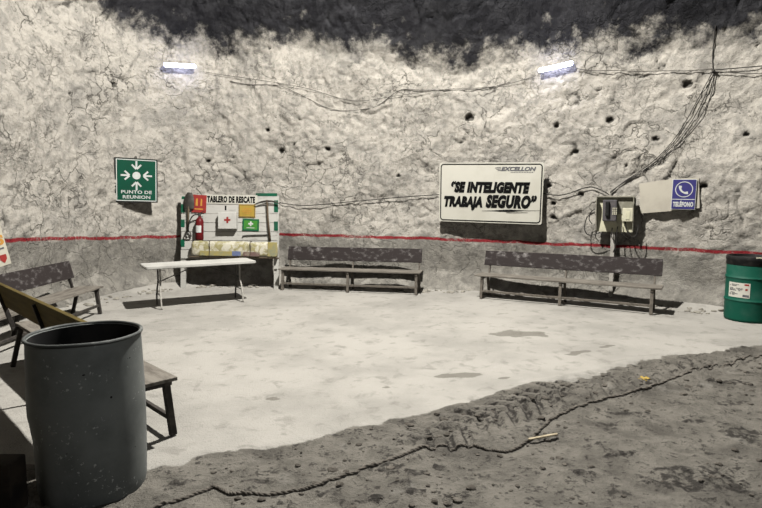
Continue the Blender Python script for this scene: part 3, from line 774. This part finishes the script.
    MB().tube(smooth_path([(0, 0, .12), (-.045, 0, .07), (-.058, 0, .0), (.0, 0, -.012), (.058, 0, .0), (.045, 0, .07), (0, 0, .12)], 5), .012).build('grip', M['steel_dark'], s, True, label='D-shaped grip')
    # pickaxe
    s = on_board('pickaxe', .685, Y - .054, 1.615, 'pickaxe hung head up on the right side of the rescue board', 'pickaxe', R(-3))
    p = smooth_path([(-.24, 0, -.035), (-.12, 0, .0), (0, 0, .012), (.12, 0, .0), (.24, 0, -.045)], 6); n_ = len(p)
    MB().tube(p, .016, 8, radii=[.006 + .016 * (1 - abs(2 * k / (n_ - 1) - 1)) ** .7 for k in range(n_)]).build('head', M['steel_dark'], s, True)
    MB().tube([(0, 0, .035), (0, 0, -.05), (.0, 0, -.3), (.02, 0, -.74)], .015, 10, radii=[.022, .018, .016, .019]).build('shaft', M['handle'], s, True)
    # crowbar
    s = on_board('pry_bar', .36, Y - .014, .985, 'dark pry bar lying across the rescue board above the wrapped stretcher', 'pry bar', R(-4))
    MB().tube(smooth_path([(-.14, -.0, -.01), (-.12, 0, .01), (.0, 0, .012), (.30, 0, .0), (.36, .0, .02)], 5), .012, 8).build('bar', M['steel'], s, True)
    # wrapped stretcher on the lower part of the board
    s = on_board('wrapped_stretcher', .10, Y - .095, .735, 'long stretcher bundle in clear yellowish wrap across the foot of the rescue board', 'stretcher', R(1))
    m = MB(); nx, nr = 44, 18; rings = []
    for i in range(nx + 1):
        x = -.80 + 1.60 * i / nx; e = min(1, (1 - abs(2 * i / nx - 1)) * 9) ** .5; ring = []
        for k in range(nr):
            a = 2 * math.pi * k / nr; c, s2 = math.cos(a), math.sin(a)
            ry, rz_ = .068 * (.6 + .4 * e), (.150 - .012 * i / nx) * (.75 + .25 * e)
            wob = 1 + .10 * N3(x * 6, c * 1.5, s2 * 1.5) + .05 * N3(x * 20, c * 4, s2 * 4)
            ring.append(m.bm.verts.new((x, abs(c) ** .7 * math.copysign(1, c) * ry * min(wob, 1.12), abs(s2) ** .6 * math.copysign(1, s2) * rz_ * wob)))
        rings.append(ring)
    for a_, b_ in zip(rings, rings[1:]):
        for k in range(nr): m.bm.faces.new((a_[k], a_[(k + 1) % nr], b_[(k + 1) % nr], b_[k]))
    m.bm.faces.new(rings[0]); m.bm.faces.new(rings[-1][::-1]); m.build('wrap', M['wrap'], s, True)
    m = MB(); m.box((.71, -.075, .01), (.17, .012, .26), bev=.004); m.build('end_pad', M['wrap_strip'], s)
    m = MB(); m.box((-.32, -.078, -.085), (.62, .010, .085), bev=.003); m.build('printed_strip', M['wrap_strip'], s)
    m = MB(); m.box((.05, -.079, -.080), (.16, .010, .085), bev=.003); m.build('blue_label', mat('faded_blue_print', (.13, .16, .28), (.25, .26, .30), .5, 0, 9, .05), s)
    m = MB(); m.box((.33, -.078, -.085), (.30, .010, .08), bev=.003); m.build('dark_print', mat('faded_maroon_print', (.16, .10, .09), (.26, .22, .17), .5, 0, 9, .05), s)
    for x in (-.45, .30): MB().tube(smooth_path([(x, .03, .145), (x, -.05, .150), (x, -.084, .11), (x + .01, -.086, 0), (x, -.084, -.12), (x, -.05, -.152), (x, .03, -.150)], 4), .007).build('strap', M['handle'], s)
    m = MB().tube([(-.83, -.05, -.155), (.84, -.05, -.150)], .012); m.build('carry_pole', M['handle'], s)
tools()

# ------------------------------------------------------------------ phone on its post
def phone():
    x, y = 3.69, 8.72
    t = empty('telephone_booth', (x, y, ground(x, y) - .01), (0, 0, R(-27)), 'cream telephone hood on a pale post behind the long bench', 'telephone')
    z0, z1, w, d = 1.13, 1.69, .54, .17
    MB().box((0, .14, (z0 + z1) / 2), (w, .02, z1 - z0), bev=.003).build('back_panel', M['booth'], t)
    MB().box((0, .105, z1), (w + .02, .09, .018), rot=(R(-3), 0, 0), bev=.003).build('hood_top', M['booth_grey'], t)
    for sx in (-1, 1):
        m = MB(); xx = sx * (w / 2); o = [(.15, z0 + .16 if sx > 0 else z0 - .02), (.15, z1), (-.02, z1), (-.02, z1 - .12), (.08, z0 + .02)]
        a = [m.bm.verts.new((xx - .008, p, q)) for p, q in o]; b_ = [m.bm.verts.new((xx + .008, p, q)) for p, q in o]
        m.bm.faces.new(a); m.bm.faces.new(b_[::-1])
        for k in range(5): m.bm.faces.new((a[k], a[(k + 1) % 5], b_[(k + 1) % 5], b_[k]))
        m.build('side_panel', M['booth_grey'], t)
    MB().box((.17, .122, z1 - .14), (.26, .016, .26), bev=.002).build('inner_plate', M['booth_grey'], t)
    p = MB().box((-.07, .06, 1.475), (.21, .14, .34), bev=.02, seg=3).build('phone_case', M['phone'], t)
    MB().box((-.10, -.03, 1.50), (.06, .05, .24), bev=.02, seg=3).build('handset', M['black'], p)
    m = MB()
    for i in range(3):
        for j in range(4): m.box((-.02 + .025 * i, -.013, 1.42 + .03 * j), (.017, .01, .018), bev=.002)
    m.build('keypad', M['cream'], p)
    MB().box((-.05, .08, 1.29), (.16, .08, .05), bev=.006).build('shelf', M['cream'], t)
    j = MB().box((.19, .08, 1.41), (.15, .10, .21), bev=.008).build('junction_box', M['cream'], t)
    MB().box((.195, .026, 1.40), (.06, .01, .13), bev=.002).build('cover_plate', M['booth'], j)
    MB().box((-.02, .175, .84), (.06, .05, 1.68), bev=.004).build('post', M['tube_pale'], t)
    MB().box((.0, .165, .02), (.20, .16, .03), bev=.004).build('base_plate', M['tube_pale'], t)
    for q in ([(-.03, .10, 1.20), (-.03, .09, 1.05), (.03, .10, .95), (.02, .12, .75)], [(.05, .10, 1.22), (.04, .07, 1.08), (.05, .10, .98), (.0, .12, .8)],
              [(-.30, .12, 1.45), (-.42, .10, 1.35), (-.44, .08, 1.15), (-.36, .08, 1.07), (-.20, .08, 1.12)], [(-.30, .12, 1.50), (-.36, .10, 1.44), (-.38, .08, 1.33), (-.33, .08, 1.25)],
              [(.16, .08, 1.30), (.19, .05, 1.16), (.26, .05, 1.06), (.33, .06, 1.10), (.35, .08, 1.25)], [(.10, .08, 1.28), (.12, .03, 1.12), (.20, .04, 1.03)]):
        MB().tube(smooth_path(q, 6), .008, 6).build('cord', M['cable'], t, True)
phone()

# ------------------------------------------------------------------ cables and wires along the rock
def wall_run(pts, off):
    out = []
    for k, (u, z) in enumerate(pts):
        p, _, _, _ = wall_surface(u, z); _, n = wall_pt(u); out.append(p + n * off)
    return out
def cable(name, pts, r, m, label, cat, group=None, off=.03, n=8, wob=0.0):
    q = [(p.x, p.y, p.z) for p in smooth_path([(a, b, 0) for a, b in pts], n)]
    path = wall_run([(a + wob * N3(a * 3, b * 3, 1), b + wob * N3(a * 3, b * 3, 5)) for a, b, _ in q], off)
    for _ in range(10): path = [path[0]] + [(a + 2 * b + c) / 4 for a, b, c in zip(path, path[1:], path[2:])] + [path[-1]]
    return tag(MB().tube(path, r, 6).build(name, m, None, True), label, cat, group)
uK = U(4.95, 8.42)        # knot where the cables meet, high on the right
uP = U(3.95, 9.03)
for k, (du, lab) in enumerate(((0, 'black cable sagging lowest in the bundle from the wall hook to the phone hood'), (.035, 'middle black cable of the bundle from the wall hook to the phone hood'), (.07, 'upper black cable of the bundle from the wall hook to the phone hood'))):
    g_ = lambda f: du * f
    cable('cable', [(uK + .012 * k, 3.55), (uK - .19 + g_(2.4), 3.12), (uK - .43 + g_(2.0), 2.62), (uK - .74 + g_(1.0), 2.24 - g_(.3)), (uP + .01 * k, 1.93), (uP - .17, 1.76 + .012 * k)], .006, M['cable'], lab, 'cable', 'cables running down to the phone', .03, 8)
cable('cable', [(uK, 3.55), (uK - .02, 3.8), (uK + .01, 4.15)], .007, M['cable'], 'short black cable going up the rock from the wall hook', 'cable', None, .012)
cable('wire', [(uK, 3.56), (U(5.6, 7.85), 3.52), (U(6.4, 7.1), 3.47)], .007, M['cable'], 'upper wire running right from the wall hook to the picture edge', 'wire', None, .05)
cable('wire', [(uK, 3.54), (U(5.5, 7.9), 3.40), (U(6.4, 7.1), 3.36)], .006, M['wire'], 'lower grey wire running right from the wall hook to the picture edge', 'wire', None, .05)
cable('wire', [(U(3.25, 9.4), 3.78), (U(3.8, 9.15), 3.70), (U(4.4, 8.8), 3.62), (uK, 3.56)], .006, M['wire'], 'wire from the tube light over the phone to the wall hook', 'wire', None, .05, 8, .06)
cable('wire', [(U(2.65, 9.66), 3.74), (U(2.0, 9.9), 3.62), (U(1.2, 10.1), 3.62), (U(.3, 10.3), 3.55), (U(-.5, 10.5), 3.48), (U(-1.5, 10.7), 3.78), (U(-2.6, 10.8), 3.95), (U(-3.3, 10.7), 4.05)], .0045, M['wire'], 'thin straight wire strung between the two tube lights', 'wire', None, .035, 10)
cable('cable', [(U(2.3, 9.8), 3.66), (U(1.2, 10.1), 3.58), (U(.4, 10.3), 3.64), (U(-.2, 10.4), 3.32), (U(-1.0, 10.6), 3.40), (U(-1.9, 10.75), 3.80), (U(-2.9, 10.8), 3.86)], .0055, M['wire'], 'sagging dusty cable on the rock below the thin light wire', 'cable', None, .015, 10, .12)
cable('wire', [(U(-1.93, 10.75), 1.60), (U(-1.5, 10.7), 1.54), (U(-.7, 10.5), 1.60), (U(.3, 10.3), 1.70), (U(1.1, 10.15), 1.75)], .008, M['cable'], 'dark wire from the rescue board to the slogan sign', 'wire', None, .06, 8)
cable('wire', [(U(2.75, 9.6), 1.78), (U(3.1, 9.45), 1.72), (U(3.45, 9.3), 1.86), (U(3.62, 9.2), 1.84), (U(3.75, 9.1), 1.74)], .008, M['cable'], 'dark wire from the slogan sign to the phone hood', 'wire', None, .06, 8)
MB_h = MB().tube([wall_surface(uK, 3.55)[0], wall_surface(uK, 3.55)[0] + wall_pt(uK)[1] * .10], .018)
tag(MB_h.build('wall_hook', M['steel_dark']), 'small dark hook where the cables meet high on the rock', 'hook')

# ------------------------------------------------------------------ rope, scraps, clods, rubble
def rope():
    pts = [(-1.25, 2.78), (-1.006, 2.997), (-.959, 3.031), (-.823, 2.954), (-.518, 2.987), (-.302, 3.11), (.058, 3.376), (.257, 3.474), (.568, 3.578), (.727, 3.525), (.872, 3.518), (1.146, 3.822), (1.439, 4.16), (1.918, 4.466), (2.372, 4.712), (2.996, 5.196), (3.572, 5.494), (4.075, 5.749), (5.2, 6.1)]
    P = smooth_path([(x, y, 0) for x, y in pts], 26); m = MB(); out = []
    for k, p in enumerate(P):
        x, y = p.x + .012 * N3(k * .2, 0, 0), p.y + .012 * N3(0, k * .2, 0); out.append(Vector((x, y, ground(x, y) + .006 + .006 * N3(k * .3, 1, 1))))
    for st in (0, 1):                       # two strands twisted together
        q = []
        for k, p in enumerate(out):
            d = (out[min(k + 1, len(out) - 1)] - out[max(k - 1, 0)]).normalized(); sd = Vector((-d.y, d.x, 0)); a = k * 1.2 + st * math.pi
            q.append(p + sd * .006 * math.cos(a) + Vector((0, 0, .006 * math.sin(a))))
        m.tube(q, .0075, 6)
    tag(m.build('rope', M['rope'], None, True), 'muddy twisted rope snaking across the dark mud in front', 'rope')
rope()
x, y = 1.02, 3.66
tag(MB().bar((0, 0, 0), (.22, .06, .012), .022, .012, bev=.003).build('wood_scrap', M['wood_scrap']), 'pale splinter of wood lying in the mud beside the rope', 'wood scrap').location = (x, y, ground(x, y) + .022)
x, y = 2.36, 4.86
m = MB()
for k in range(5):
    m.box((.018 * k, .006 * math.sin(k * 2), .012 * (k % 2)), (.024, .045, .004), rot=(.4 * math.sin(k), R(25) * (-1) ** k, .3), bev=0)
tag(m.build('paper_scrap', M['sign_yellow']), 'tiny crumpled yellow scrap on the mud beside the rope', 'scrap').location = (x, y, ground(x, y) + .02)

tag(MB().box((0, 0, .145), (1.30, .14, .29), bev=.012).build('dark_block', mat('dark_block_surface', (.045, .035, .026), (.02, .017, .014), .9, 0, 5, .3)), 'dark block standing in for the black area at the lower left beside the grey drum', 'dark block').location = (-2.58, 2.80, -.01)  # dark block added to fill an unidentified black area
def blobs(name, spots, m, label, cat):
    mb = MB()
    for x, y, r in spots:
        z = ground(x, y); s = bmesh.ops.create_icosphere(mb.bm, subdivisions=2, radius=r, matrix=Matrix.Translation((x, y, z + r * .18)))
        for v in s['verts']:
            q = v.co - Vector((x, y, z + r * .18)); k = 1 + .55 * N3(v.co.x / r * .9, v.co.y / r * .9, v.co.z / r * .9 + x)
            v.co = Vector((x, y, z + r * .18)) + Vector((q.x * k * 1.2, q.y * k, q.z * k * .6))
    return tag(mb.build(name, m, None, False), label, cat, None, 'stuff')
sp = []
while len(sp) < 420:
    x, y = random.uniform(-1.2, 5.2), random.uniform(2.55, 6.1)
    if interp(MUD, x) - y > .06 and N3(x * .9, y * .9, 4) > -.15: sp.append((x, y, random.choice((.006, .008, .011, .015, .02)) * random.uniform(.8, 1.3)))
blobs('dirt_clods', sp, M['clod'], 'small dirt clods scattered over the rutted mud', 'dirt')
sp = []
while len(sp) < 260:
    u = random.uniform(U(-5.0, 7.3), U(6.0, 7.4)); p, n = wall_pt(u); q = p + n * random.uniform(.22, .50)
    if any(math.hypot(q.x - a, q.y - b) < r for a, b, r in ((5.1, 7.52, .42), (3.69, 8.82, .3), (-3.7, 10.25, .25), (-1.95, 10.2, .25))): continue
    sp.append((q.x, q.y, random.choice((.012, .018, .025, .04)) * random.uniform(.7, 1.3)))
blobs('loose_rubble', sp, M['rubble'], 'loose pale rubble along the foot of the rock wall', 'rubble')

# ------------------------------------------------------------------ light
def lamp(name, kind, loc, energy, color, **kw):
    l = bpy.data.lights.new(name, kind); l.energy = energy; l.color = color
    for k, v in kw.items(): setattr(l, k, v)
    o = bpy.data.objects.new(name, l); COL.objects.link(o); o.location = loc; return o
L_ = lamp('roof_lamp', 'POINT', (.20, 6.2, 6.7), 1080, (1.0, .972, .918), shadow_soft_size=.09)
nt = L_.data; nt.use_nodes = True; nt = nt.node_tree                 # linear fall-off, gentler than natural, to light the wall evenly
em = nt.nodes['Emission']; fo = nt.nodes.new('ShaderNodeLightFalloff'); fo.inputs['Strength'].default_value = 1
nt.links.new(fo.outputs['Linear'], em.inputs['Strength'])
a = lamp('tunnel_lamp', 'AREA', (2.6, .2, 2.6), 66, (.97, .99, 1.0), shape='DISK', size=.4)
a.rotation_euler = (Vector((-.2, 3.2, .2)) - Vector((2.6, .2, 2.6))).to_track_quat('-Z', 'Y').to_euler()
w = bpy.data.worlds.new('tunnel_air'); sc.world = w; w.use_nodes = True
w.node_tree.nodes['Background'].inputs['Color'].default_value = (.9, .95, 1, 1); w.node_tree.nodes['Background'].inputs['Strength'].default_value = .005

# ------------------------------------------------------------------ camera
cam = bpy.data.cameras.new('camera'); co = bpy.data.objects.new('camera', cam); COL.objects.link(co)
cam.sensor_width = 36; cam.lens = 550 * 36 / 762; cam.clip_start = .05
co.location = (0, 0, 1.65); co.rotation_euler = (math.pi / 2 - math.atan(54 / 550), 0, 0); sc.camera = co
vs = sc.view_settings; vs.view_transform = 'Standard'; vs.look = 'None'; vs.gamma = 1; vs.exposure = .1; vs.use_curve_mapping = False
